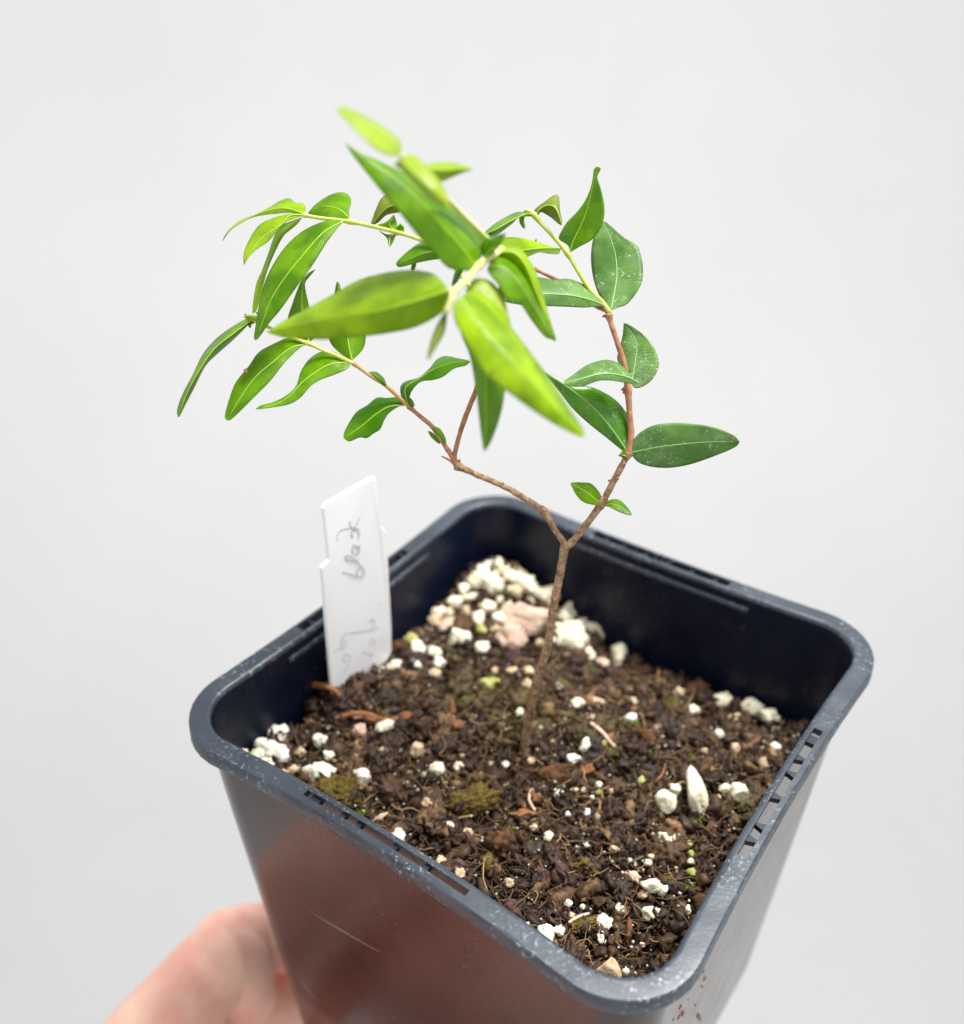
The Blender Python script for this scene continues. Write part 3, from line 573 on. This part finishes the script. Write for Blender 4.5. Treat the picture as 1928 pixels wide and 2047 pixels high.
LEAVES = [
 # crop, mid, edge1, edge2, d_base, d_tip, bow, e1, e2, kind
 ('B',[(600,482),(520,380),(330,245),(132,140)],[(610,430),(572,350),(440,250),(300,175),(180,128)],[(545,490),(420,440),(290,320),(200,225),(140,165)],104,101,-1,4,-1.5,'pale2'),
 ('B',[(600,520),(720,640),(850,760),(958,868)],[(620,500),(690,485),(760,530),(830,600),(910,700),(965,830)],[(560,560),(640,625),(760,745),(880,850)],104.5,103,-1.5,1,2,'pale'),
 ('B',[(770,585),(900,600),(1020,592),(1142,592)],[(840,550),(950,540),(1060,560)],[(820,650),(900,682),(1000,645),(1080,612)],107.5,112,0,1,1,'new+'),
 ('B',[(1165,1320),(1060,1180),(900,1000),(740,820),(580,670),(400,545),(188,398)],[(1205,1250),(1220,1150),(1130,1000),(980,840),(780,700),(600,610),(440,530),(300,470)],[(1120,1350),(960,1330),(860,1220),(760,1120),(600,920),(480,780),(350,620),(240,480)],116.5,112,-1.5,5,-.5,'deepnew'),
 ('S',[(898,580),(830,602),(747,623),(640,641),(600,648),(533,664)],[(885,563),(868,548),(827,540),(773,545),(720,559),(674,584),(607,621),(567,642)],[(896,612),(867,636),(827,655),(774,666),(728,672),(660,678),(607,677),(567,674)],111,119,-2,4,1,'new'),
 ('E',[(795,155),(900,290),(1020,430),(1200,640),(1380,830),(1500,945)],[(870,120),(980,190),(1065,300),(1180,450),(1290,600),(1400,765),(1490,900)],[(755,200),(770,300),(840,430),(900,540),(1000,645),(1065,690),(1200,790),(1350,885),(1470,942)],110.3,108,-2.5,5,0,'new'),
 ('E',[(830,110),(930,200),(1010,330),(1080,470)],[(880,50),(960,60),(1030,130),(1060,220),(1085,340)],[(840,200),(900,320),(980,430)],117,118,-1,1,1,'pale'),
 ('E',[(885,180),(935,500),(945,760),(932,1028)],[(990,300),(1055,520),(1045,700),(1020,830),(970,970)],[(800,330),(850,480),(880,640),(900,800),(918,950)],117,113,-1,2,3,'mid'),
 ('C',[(125,770),(230,790),(330,890),(400,1000),(490,1150),(568,1270)],[(150,725),(220,700),(300,735),(370,830),(430,960),(500,1100),(562,1235)],[(120,810),(190,900),(250,1000),(330,1020),(410,1135),(500,1245)],118,123,-2,3.5,-.5,'mid'),
 ('C',[(190,680),(300,690),(380,790),(440,950),(510,1120),(572,1275)],[(260,640),(340,665),(400,740),(450,840),(485,960),(530,1120),(568,1240)],[(210,700),(280,770),(340,870),(400,990),(480,1140),(550,1262)],121,124,-1,2,1,'new'),
 ('B',[(1235,1255),(1290,1170),(1392,1075)],[(1205,1190),(1230,1130),(1300,1090),(1360,1075)],[(1280,1230),(1340,1170),(1380,1105)],118,115,0,2,2,'deep'),
 ('B',[(1230,1240),(1190,1140),(1080,960)],[(1270,1180),(1268,1110),(1230,1062),(1160,1035)],[(1190,1220),(1140,1120),(1090,1040)],123,124,0,1,1,'mid'),
 ('C',[(425,440),(380,425),(280,468),(180,525),(88,565)],[(345,413),(280,428),(170,490),(105,545)],[(330,447),(280,490),(200,550),(150,578),(105,582)],145,138,0,2,1,'mid'),
 ('C',[(608,656),(480,655),(380,665),(270,680),(140,690)],[(545,648),(450,615),(350,590),(250,583),(180,610)],[(590,692),(520,690),(460,682),(380,712),(300,715),(210,700)],146,134,0,1,3,'new'),
 ('C',[(435,445),(465,395),(520,368),(570,385),(600,450),(613,503)],[(425,415),(450,382),(500,345),(560,303),(592,308),(600,400),(614,470)],[(452,440),(472,412),(510,428),(550,455),(590,490)],145,143,0,2,1,'olive+'),
 ('C',[(672,680),(690,610),(735,520),(772,430),(800,330),(825,220),(842,160),(865,115)],[(655,635),(600,600),(598,570),(650,480),(710,420),(770,340),(805,260),(822,190),(830,130),(850,110)],[(740,640),(820,592),(882,500),(899,400),(885,300),(862,220),(850,175),(874,125)],146,143,0,2,-1.5,'mid'),
 ('C',[(942,1070),(965,950),(982,830),(972,700),(940,590),(895,478)],[(915,1052),(870,980),(830,880),(810,750),(815,640),(840,540),(885,480)],[(990,1052),(1060,1020),(1142,900),(1157,790),(1137,680),(1110,630),(1030,580),(960,520),(908,478)],146.5,151,0,1,-.8,'dust'),
 ('C',[(915,1045),(820,1005),(700,975),(600,965),(480,960),(350,970),(190,965)],[(860,985),(780,912),(680,865),(620,860),(560,868),(450,850),(350,880),(250,920)],[(880,1042),(760,1052),(640,1046),(510,1042),(400,1040),(240,1015)],146,141,-1,2,0,'dust'),
 ('C',[(1080,1560),(1100,1440),(1115,1330),(1100,1250),(1028,1156)],[(1040,1500),(985,1400),(1003,1320),(1022,1230),(1026,1180)],[(1098,1588),(1150,1582),(1220,1530),(1263,1440),(1245,1350),(1200,1270),(1120,1200),(1060,1165)],147.5,149.5,0,.5,-1,'dust'),
 ('C',[(1122,1555),(1060,1520),(950,1495),(850,1500),(740,1530),(622,1563)],[(1090,1520),(1030,1450),(940,1405),(860,1410),(770,1445),(680,1510),(635,1540)],[(1080,1562),(960,1542),(860,1542),(740,1582),(660,1577)],145.8,141,-1,2,0,'dust'),
 ('E',[(1752,1040),(1640,880),(1530,760),(1400,660),(1265,575)],[(1768,950),(1752,840),(1680,740),(1560,670),(1450,648),(1380,620)],[(1720,1025),(1620,945),(1520,865),(1430,780),(1360,690),(1300,620)],148,147,-1,1,1,'gloss'),
 ('V',[(1222,879),(1250,873),(1290,866),(1370,858),(1436,857)],[(1232,850),(1262,828),(1300,821),(1340,822),(1390,830),(1425,845)],[(1245,900),(1290,908),(1340,901),(1400,880),(1430,866)],148,145,0,-.5,1.5,'dusty2'),
 ('E',[(1596,1328),(1550,1290),(1500,1252),(1420,1208)],[(1592,1275),(1540,1213),(1480,1204),(1435,1204)],[(1555,1332),(1490,1312),(1450,1268)],151,150,0,.8,-.3,'mid'),
 ('E',[(1606,1335),(1660,1325),(1720,1352),(1770,1388)],[(1650,1302),(1700,1305),(1742,1345)],[(1640,1343),(1700,1372),(1748,1388)],151,149.5,0,.8,-.3,'mid'),
 ('D',[(1750,1010),(1640,1022),(1540,1080),(1430,1170),(1300,1258)],[(1700,955),(1620,958),(1550,955),(1480,1010),(1400,1060),(1350,1130),(1305,1215)],[(1710,1022),(1640,1070),(1600,1130),(1575,1190),(1520,1225),(1475,1258),(1420,1252),(1345,1282)],149,147,0,1.5,0,'deep2'),
 ('E',[(505,768),(485,710),(490,660),(560,618),(650,560),(750,525),(852,520)],[(465,725),(458,660),(490,630),(560,610),(620,560),(660,510),(710,487),(780,500),(840,512)],[(505,735),(520,685),(570,632),(640,622),(700,602),(760,557),(825,540)],149,146,0,2,-1,'deep2'),
 ('D',[(1355,690),(1200,705),(1080,770),(985,845),(930,905),(850,975),(760,1008),(642,1042)],[(1290,640),(1200,605),(1120,615),(1040,670),(980,760),(945,870),(870,940),(770,990),(680,1013)],[(1330,735),(1230,782),(1120,822),(1050,870),(980,950),(900,1000),(800,1022),(700,1036)],146.4,142,0,1.5,-.5,'mid'),
 ('D',[(1362,675),(1342,580),(1320,450),(1290,250),(1262,130),(1250,85)],[(1300,640),(1220,570),(1190,500),(1190,380),(1225,220),(1240,130)],[(1400,642),(1450,580),(1465,500),(1455,380),(1370,250),(1290,165),(1268,100)],146.4,148,0,1,1,'mid'),
 ('D',[(1010,555),(900,585),(780,680),(650,790),(550,920),(425,1122)],[(900,505),(760,560),(660,620),(590,720),(500,830),(460,920),(420,1050),(412,1105)],[(960,592),(860,690),(750,830),(640,940),(540,1040),(455,1120)],145.4,141,-.5,1.5,-.3,'mid'),
 ('D',[(1045,545),(1000,400),(985,250),(998,90),(1035,35),(1086,-4)],[(960,520),(880,400),(925,230),(970,110),(1000,60),(1040,20)],[(1085,480),(1060,350),(1020,180),(1010,95),(1050,40)],145.6,148,0,1,1,'mid'),
 ('D',[(615,368),(480,470),(330,592),(210,765),(120,935),(60,1100)],[(560,370),(400,470),(310,550),(240,640),(178,770),(100,920),(56,1040)],[(590,402),(480,512),(335,642),(260,722),(185,870),(112,1010),(72,1090)],144,139,0,2.5,1.5,'mid'),
 ('A',[(1300,980),(1150,1065),(1000,1230),(870,1390),(760,1560),(700,1720),(638,1872)],[(1200,973),(1080,1010),(960,1080),(850,1190),(760,1330),(700,1470),(665,1620),(640,1780),(630,1850)],[(1272,1010),(1180,1130),(1080,1290),(950,1470),(830,1640),(745,1740),(690,1820),(650,1868)],143.6,140,-1,1.5,-.3,'midb'),
 ('A',[(1380,990),(1345,960),(1270,895),(1180,870),(1110,875),(1033,928)],[(1338,930),(1358,830),(1330,780),(1270,765),(1190,790),(1110,840),(1050,900)],[(1320,978),(1230,968),(1150,968),(1080,945)],143.6,147,0,1.5,-.5,'soft'),
 ('A',[(1015,932),(900,892),(800,888),(650,932),(520,1000),(440,1062),(394,1128)],[(1015,880),(990,845),(940,848),(900,810),(840,822),(740,880),(640,930),(520,980),(430,1060)],[(980,945),(900,918),(800,925),(700,935),(600,960),(500,1012),(430,1072),(402,1120)],145,148,0,1.5,0,'new-'),
 ('A',[(1000,935),(900,940),(830,1010),(720,1080),(640,1160),(556,1300)],[(930,925),(850,935),(740,970),(660,1020),(600,1110),(560,1200),(550,1270)],[(930,962),(870,985),(810,1040),(740,1130),(650,1190),(600,1240),(562,1292)],145,142,0,1.5,0,'new-'),
 ('A',[(985,955),(900,1018),(805,1120),(742,1270),(680,1420),(640,1560),(618,1672)],[(905,983),(820,1020),(778,1100),(738,1220),(690,1350),(648,1450),(622,1600)],[(952,1002),(900,1045),(850,1090),(790,1200),(735,1330),(700,1450),(668,1580),(645,1650)],145.3,148,0,1.5,.5,'new-'),
 ('B',[(640,850),(500,880),(383,1015)],[(580,740),(470,800),(425,880),(388,980)],[(610,905),(500,932),(440,985)],143,145,0,1,1,'olive'),
 ('B',[(572,1062),(520,1005),(556,935)],[(500,1035),(425,1015),(500,985),(545,940)],[(575,1035),(572,985)],142,141,0,1,1,'soft'),
 ('B',[(562,1070),(525,1100),(521,1172)],[(500,1082),(440,1052),(500,1098),(514,1150)],[(556,1110),(536,1155)],142,141,0,1,1,'deep2'),
 ('B',[(1020,1180),(800,1215),(680,1260),(572,1308)],[(920,1100),(760,1140),(680,1190),(600,1260),(572,1295)],[(1000,1250),(900,1262),(750,1288),(620,1322),(585,1322)],135,140,0,2,0,'deep2'),
 ('B',[(1075,1325),(1030,1400),(988,1478)],[(1020,1350),(998,1410),(988,1455)],[(1062,1370),(1030,1430)],128,130,0,1,1,'deep2'),
 ('E',[(718,235),(680,350),(612,512)],[(690,265),(640,370),(612,480)],[(716,290),(700,360),(650,450),(620,500)],111,107.5,0,1,1,'olive'),
 ('D',[(1622,862),(1560,812),(1490,764)],[(1600,810),(1555,768),(1515,760)],[(1600,862),(1545,822),(1505,785)],147.2,147,0,.5,.3,'soft'),
 ('E',[(715,985),(680,930),(640,888)],[(712,955),(685,905),(655,888)],[(690,970),(655,925)],150.2,149.8,0,.4,.2,'soft'),
 ('E',[(680,985),(650,950),(613,914)],[(680,965),(650,932),(625,915)],[(662,975),(630,945)],150.8,150.5,0,.4,.2,'soft'),
 ('C',[(392,405),(350,440),(345,480),(365,522)],[(360,408),(335,440),(332,480),(355,518)],[(372,430),(360,465),(368,510)],145.5,147,0,.4,.4,'soft'),
 ('D',[(720,420),(660,372),(600,340),(548,352)],[(700,392),(650,348),(600,334),(556,345)],[(690,425),(640,395),(600,362)],144,143,0,.4,.4,'tipb'),
 ('D',[(720,405),(670,340),(640,310)],[(710,370),(672,325)],[(690,380),(655,335)],144.5,144,0,.4,.4,'tipb'),
 ('D',[(600,372),(570,345),(562,325)],[(608,355),(580,335)],[(585,378),(560,350)],144,143,0,.3,.3,'tipb'),
 ('D',[(640,375),(598,395),(605,432)],[(615,372),(585,395),(592,425)],[(640,392),(610,405)],144.2,144,0,.3,.3,'deep2'),
 ('B',[(712,1255),(705,1300),(690,1350)],[(722,1260),(718,1310),(705,1345)],[(698,1260),(690,1300),(682,1340)],140,140,0,.2,.2,'mid'),
 ('B',[(560,1090),(630,1040),(600,1000)],[(560,1060),(580,1020)],[(620,1070),(625,1020)],142.5,142,0,.3,.3,'soft'),
 ('E',[(530,775),(515,755),(500,728)],[(535,765),(528,745),(512,725)],[(515,772),(500,750)],148.6,148.3,0,.2,.2,'deep2'),
 ('E',[(1735,1055),(1712,1045),(1722,1020)],[(1738,1030),(1728,1015)],[(1725,1062),(1708,1050),(1712,1028)],147.6,147.3,0,.2,.2,'mid'),
 ('B',[(1595,1200),(1610,1160),(1620,1110)],[(1600,1190),(1605,1140)],[(1612,1190),(1622,1150)],150,150,0,.1,.1,'mid')]
VAR = {'pale2': 'pale', 'new+': 'pale', 'deepnew': 'mid', 'olive+': 'olive', 'dusty2': 'dust', 'deep2': 'deep', 'midb': 'mid', 'soft': 'mid', 'new-': 'new', 'tipb': 'pale'}
LABELS = {}
def leaf(c_, mid, e1, e2, db, dt, bow, f1, f2, kind, idx):
    pm = lambda L_: [P(c_, *a) for a in L_]
    NSt = 34; base, tip = P(c_, *mid[0]), P(c_, *mid[-1])
    m = cr(pm(mid), 101); l = cr([base]+pm(e1)+[tip], 101); r_ = cr([base]+pm(e2)+[tip], 101)
    T = .5-.5*np.cos(np.linspace(0, math.pi, NSt)); T = .6*T+.4*np.linspace(0, 1, NSt)
    g = lambda q, t: np.array([np.interp(t*100, np.arange(101), q[:, k]) for k in (0, 1)])
    dm = lambda t: db+(dt-db)*t+bow*math.sin(math.pi*t)
    K = 6; sv = [-1]*0; cols = [(-1, k/K) for k in range(K, 0, -1)]+[(0, 0)]+[(1, k/K) for k in range(1, K+1)]
    wmax = max(np.linalg.norm(g(l, t)-g(m, t)) for t in np.linspace(.1, .9, 9)), max(np.linalg.norm(g(r_, t)-g(m, t)) for t in np.linspace(.1, .9, 9))
    vs = []; uv = []; Lmm = 0; prev = None; sd = idx*7.3
    for t in T:
        p0 = g(m, t); d0 = dm(t); c0 = at(*p0, d0)
        if prev is not None: Lmm += np.linalg.norm(c0-prev)
        prev = c0
        for (sg, s) in cols:
            if sg == 0: q, d = p0, d0; wv = 0
            else:
                e = g(l if sg < 0 else r_, t); q = p0+(e-p0)*s
                wpx = np.linalg.norm(e-p0)/(wmax[0 if sg < 0 else 1]+1e-6); ff = f1 if sg < 0 else f2
                d = d0+1.5*ff*(s**1.1)*min(1, wpx)
                wmm = np.linalg.norm(e-p0)*d0/FPX; wv = s*wmm
                d -= .10*math.sin(math.pi*min(1, s*1.05))*min(1.2, wmm*.5)          # cushioned blade
                d += .16*wmm*.35*noise.noise(Vector((t*7+sd, sg*s*1.3, idx)))*s*2     # undulating margin
                d += .03*math.sin(Lmm*5.2-s*2.2+1.5*noise.noise(Vector((Lmm*.8, sg, idx))))*s*(1-s)*4*min(1, wmm)               # quilting between side veins
            vs.append(at(*q, d)); uv.append((Lmm, sg*wv if sg else 0))
    nc = len(cols); fs = [(i*nc+j, (i+1)*nc+j, (i+1)*nc+j+1, i*nc+j+1) for i in range(NSt-1) for j in range(nc-1)]
    mat = LM[VAR.get(kind, kind)]
    # uv: length in mm and signed fraction across
    uv2 = []
    for i in range(NSt):
        for j, (sg, s) in enumerate(cols): uv2.append((uv[i*nc+j][0], sg*s))
    o = link('leaf', vs, fs, mat, plant, uv=uv2)
    so = o.modifiers.new('thickness', 'SOLIDIFY'); so.thickness = .10*S; so.offset = 0
    # pale midrib running along the blade (a raised vein on both faces)
    big = max(wmax)*db/FPX
    if big > .75:
        pts = []; rad = []
        for t in np.linspace(0, .94, 40):
            pts.append(at(*g(m, t), dm(t)-.03)); rad.append((.105*(1-t)+.035)*min(1, big/2.6+.35))
        pts = np.array(pts); pts[0] = at(*g(m, 0), dm(0))
        tube(pts, rad, 6, 0, 'midrib', RIBD if kind in ('dust', 'gloss', 'dusty2') else RIBN if kind in ('new', 'pale', 'pale2', 'new+', 'deepnew') else RIB, o)
    return o
LO = [leaf(*a, i) for i, a in enumerate(LEAVES)]
# brown blemishes on three leaves
def spot(c_, x, y, d, rx, ry, leafo):
    v, f = lump(2, .5, 1.5, x*.1); k = d/FPX*CROP[c_][2]; p = at(*P(c_, x, y), d)
    q = np.outer(v[:, 0]*rx*k, R)+np.outer(v[:, 1]*ry*k, U)+np.outer(v[:, 2]*.12, F)
    link('brown_spot', q+p, f, CHIPO, leafo)
spot('D', 565, 762, 142.1, 16, 24, LO[28]); spot('B', 1565, 1600, 120.2, 24, 30, LO[8]); spot('A', 557, 1285, 142, 5, 22, LO[34])

# ------------------------------------------------------------------ white plant label
def tagpt(x, y, X=-36.0):
    q = P('T', x, y); return onplane(q[0], q[1], X, 0)[0]
def plant_tag():
    edge = [(95,350),(108,318),(140,292),(520,76),(548,68),(562,92),(590,490),(640,545),(668,1380),(668,1600),(630,1670),(480,1830),(380,1960),(340,2080),(150,2080),(128,1850),(64,865),(128,800)]
    pts = [tagpt(*e) for e in edge]
    n = len(pts); th = np.array([.35, 0, 0]); bend = lambda p: p+np.array([-.9*max(0, (p[2]+14)/40)**2, 0, 0])
    vs = [bend(p)+th for p in pts]+[bend(p)-th for p in pts]
    fs = [tuple(range(n)), tuple(range(2*n-1, n-1, -1))]+[(i, i+n, (i+1) % n+n, (i+1) % n) for i in range(n)]
    m, nt, b, out = M('label_white_plastic'); co = texco(nt)
    r = ramp(nt, nz(nt, co, 120, 4).outputs[0], ((.3, (.80, .80, .81)), (.7, (.84, .84, .85)))); nt.links.new(r.outputs[0], b.inputs['Base Color'])
    b.inputs['Roughness'].default_value = .35; b.inputs['Subsurface Weight'].default_value = 0.0
    o = link('plant_label', vs, fs, m, smooth=False)
    bv = o.modifiers.new('bevel', 'BEVEL'); bv.width = .3*S; bv.segments = 3; bv.limit_method = 'ANGLE'; bv.angle_limit = math.radians(60)
    tag(o, 'white plastic plant label with faint grey handwriting, stuck upright in the potting mix', 'plant label')
    ink = simple('pencil_grey', (.42, .42, .44), .6); inkf = simple('pencil_faint', (.52, .52, .53), .6)
    def stroke(pl, mat, r_):     # flat pen line lying on the label's face
        q = cr(np.array([bend(tagpt(*a)) for a in pl])+np.array([.356, 0, 0]), max(10, 7*len(pl)))
        tn = np.gradient(q, axis=0); tn /= np.linalg.norm(tn, axis=1)[:, None]+1e-9; sd = np.cross(tn, [1., 0, 0])
        v = []
        for i in range(len(q)):
            wd = r_*(.75+.35*noise.noise(Vector(tuple(q[i]*1.1)))); v += [q[i]+sd[i]*wd, q[i]-sd[i]*wd]
        return v, [(2*i, 2*i+1, 2*i+3, 2*i+2) for i in range(len(q)-1)]
    def word(strokes, mat, r_):
        V = []; Fc = []
        for s_ in strokes:
            v, f = stroke(s_, mat, r_); k = len(V); V += v; Fc += [tuple(x+k for x in g) for g in f]
        link('handwriting', V, Fc, mat, o)
    word([[(245,905),(290,915),(350,935),(410,945),(432,910),(425,870),(395,865),(370,890),(372,935)],          # b
          [(430,880),(380,820),(320,770),(275,760),(280,790),(330,805),(385,795)],                            # l
          [(395,700),(350,665),(335,700),(350,745),(385,735),(398,690),(392,665)],                              # a
          [(345,600),(330,565),(350,535),(390,540),(400,580),(385,605)],                                        # c
          [(205,632),(205,590),(235,545),(290,525),(350,520),(400,530)], [(320,450),(325,500),(350,520)], [(408,420),(380,480),(350,520)]], ink, .17)   # k
    word([[(405,1605),(450,1615),(515,1630)], [(450,1690),(480,1650),(470,1615)], [(490,1545),(475,1510),(500,1490),(520,1520),(495,1545)],
          [(350,1430),(420,1415),(500,1405),(550,1390)], [(470,1350),(480,1320),(505,1320),(515,1360),(490,1395)], [(560,1190),(572,1170)],
          ], inkf, .15)
    word([[(155,1600),(200,1575),(245,1570),(268,1530),(245,1495),(225,1520),(235,1560)], [(350,1430),(270,1440),(235,1470),(225,1500)], [(250,1700),(235,1650),(260,1620),(300,1640)],
          [(245,1690),(290,1680),(310,1650)], [(255,1790),(262,1740),(290,1720)]], inkf, .13)
plant_tag()

# ------------------------------------------------------------------ the hand holding the pot
def hand():
    m, nt, b, out = M('skin'); co = texco(nt)
    n = nz(nt, co, 110, 5); r = ramp(nt, n.outputs[0], ((.3, (.80, .37, .29)), (.5, (.86, .49, .385)), (.72, (.90, .60, .45)))); nt.links.new(r.outputs[0], b.inputs['Base Color'])
    b.inputs['Roughness'].default_value = .5; b.inputs['Subsurface Weight'].default_value = .2; b.inputs['Subsurface Radius'].default_value = (1, .35, .2); b.inputs['Subsurface Scale'].default_value = .004
    bump(nt, nz(nt, co, 500, 4).outputs[0], b, .3, .0004)
    V = []; Fc = []
    def add(pts, rad, n=26, seg=20):
        k = len(V); v, f = tube(cr(np.c_[np.array(pts, float), np.array(rad, float)], n)[:, :3], cr(np.c_[np.array(pts, float), np.array(rad, float)], n)[:, 3], seg, 0, build=False)
        V.extend(v); Fc.extend([tuple(x+k for x in g) for g in f])
        for e in (0, -1):     # round ends
            s, fi = ico(3); k = len(V); V.extend(list(s*rad[e]*.99+np.array(pts[e], float))); Fc.extend([tuple(x+k for x in g) for g in fi])
    for fgr in FINGERS: add(*fgr)
    o = link('hand', V, Fc, m)
    rm = o.modifiers.new('remesh', 'REMESH'); rm.mode = 'VOXEL'; rm.voxel_size = .5*S; rm.use_smooth_shade = True
    sm = o.modifiers.new('smooth', 'SMOOTH'); sm.factor = .6; sm.iterations = 2
    tag(o, 'bare pink hand with bent fingers gripping the black pot from the lower left', 'hand')
FINGERS = [
 # index: proximal part, bent joint; then the fingertip folded onto the hidden left wall
 ([(-50,-86,-84), tuple(onplane(300,2085,-50,0)[0]), tuple(onplane(391,1978,-51,0)[0]), tuple(onplane(436,1926,-51,0)[0]), tuple(onplane(468,1940,-50,0)[0]), tuple(onplane(492,1992,-48.5,0)[0])], [10.5, 9.4, 8.8, 8.3, 7.8, 6.6]),
 ([tuple(onplane(452,1890,-54.5,0)[0]), tuple(onplane(500,1876,-54.5,0)[0]), tuple(onplane(556,1876,-51,0)[0]), tuple(onplane(610,1890,-47.5,0)[0])], [7.6, 7.4, 7.2, 6.4]),
 # middle
 ([(-44,-86,-104), tuple(onplane(330,2135,-50,0)[0]), tuple(onplane(415,2078,-51,0)[0]), tuple(onplane(480,2085,-51,0)[0])], [11, 10.2, 9.6, 8.4]),
 ([tuple(onplane(480,2050,-50,0)[0]), tuple(onplane(545,2000,-49.5,0)[0]), tuple(onplane(620,1975,-47,0)[0])], [7.4, 7.0, 6.6]),
 # heel of the palm close under the front wall
 ([(-42,-74,-116), (-24,-70,-112), (-6,-66,-106), (8,-64,-98)], [12, 12, 11, 9]),
 ([(-34,-66,-134), (-16,-62,-128), (4,-60,-118)], [12, 12, 10]),
 # ring
 ([(-38,-84,-122), (-55,-66,-112), (-56,-50,-104), (-50,-38,-102), (-45,-28,-105), (-42,-18,-108)], [10.5, 9.6, 9, 8.2, 7.4, 6.4]),
 # little
 ([(-30,-82,-138), (-48,-66,-130), (-50,-52,-123), (-45,-42,-121), (-40,-34,-122), (-37,-26,-124)], [9.5, 8.6, 8, 7.2, 6.6, 5.8]),
 # thumb lying along the front wall, below the picture
 ([(-20,-92,-128), (-12,-76,-108), (2,-62,-90), (16,-55,-78), (28,-52,-72)], [15, 13, 11, 9.5, 8]),
 # palm
 ([(-50,-86,-88), (-42,-88,-108), (-34,-88,-128), (-26,-88,-142)], [11, 13, 14, 13]),
 ([(-36,-90,-92), (-30,-92,-112), (-20,-94,-134), (-14,-96,-150)], [12, 14, 15, 15]),
 ([(-24,-94,-104), (-14,-94,-122), (-8,-96,-142), (-4,-100,-158)], [12, 15, 16, 15]),
 # wrist and forearm
 ([(-18,-94,-140), (-6,-104,-170), (8,-116,-215), (22,-128,-290)], [20, 22, 27, 34]),
 ([(-6,-92,-140), (6,-102,-172), (20,-114,-215), (36,-126,-290)], [18, 20, 26, 32]),
]
hand()
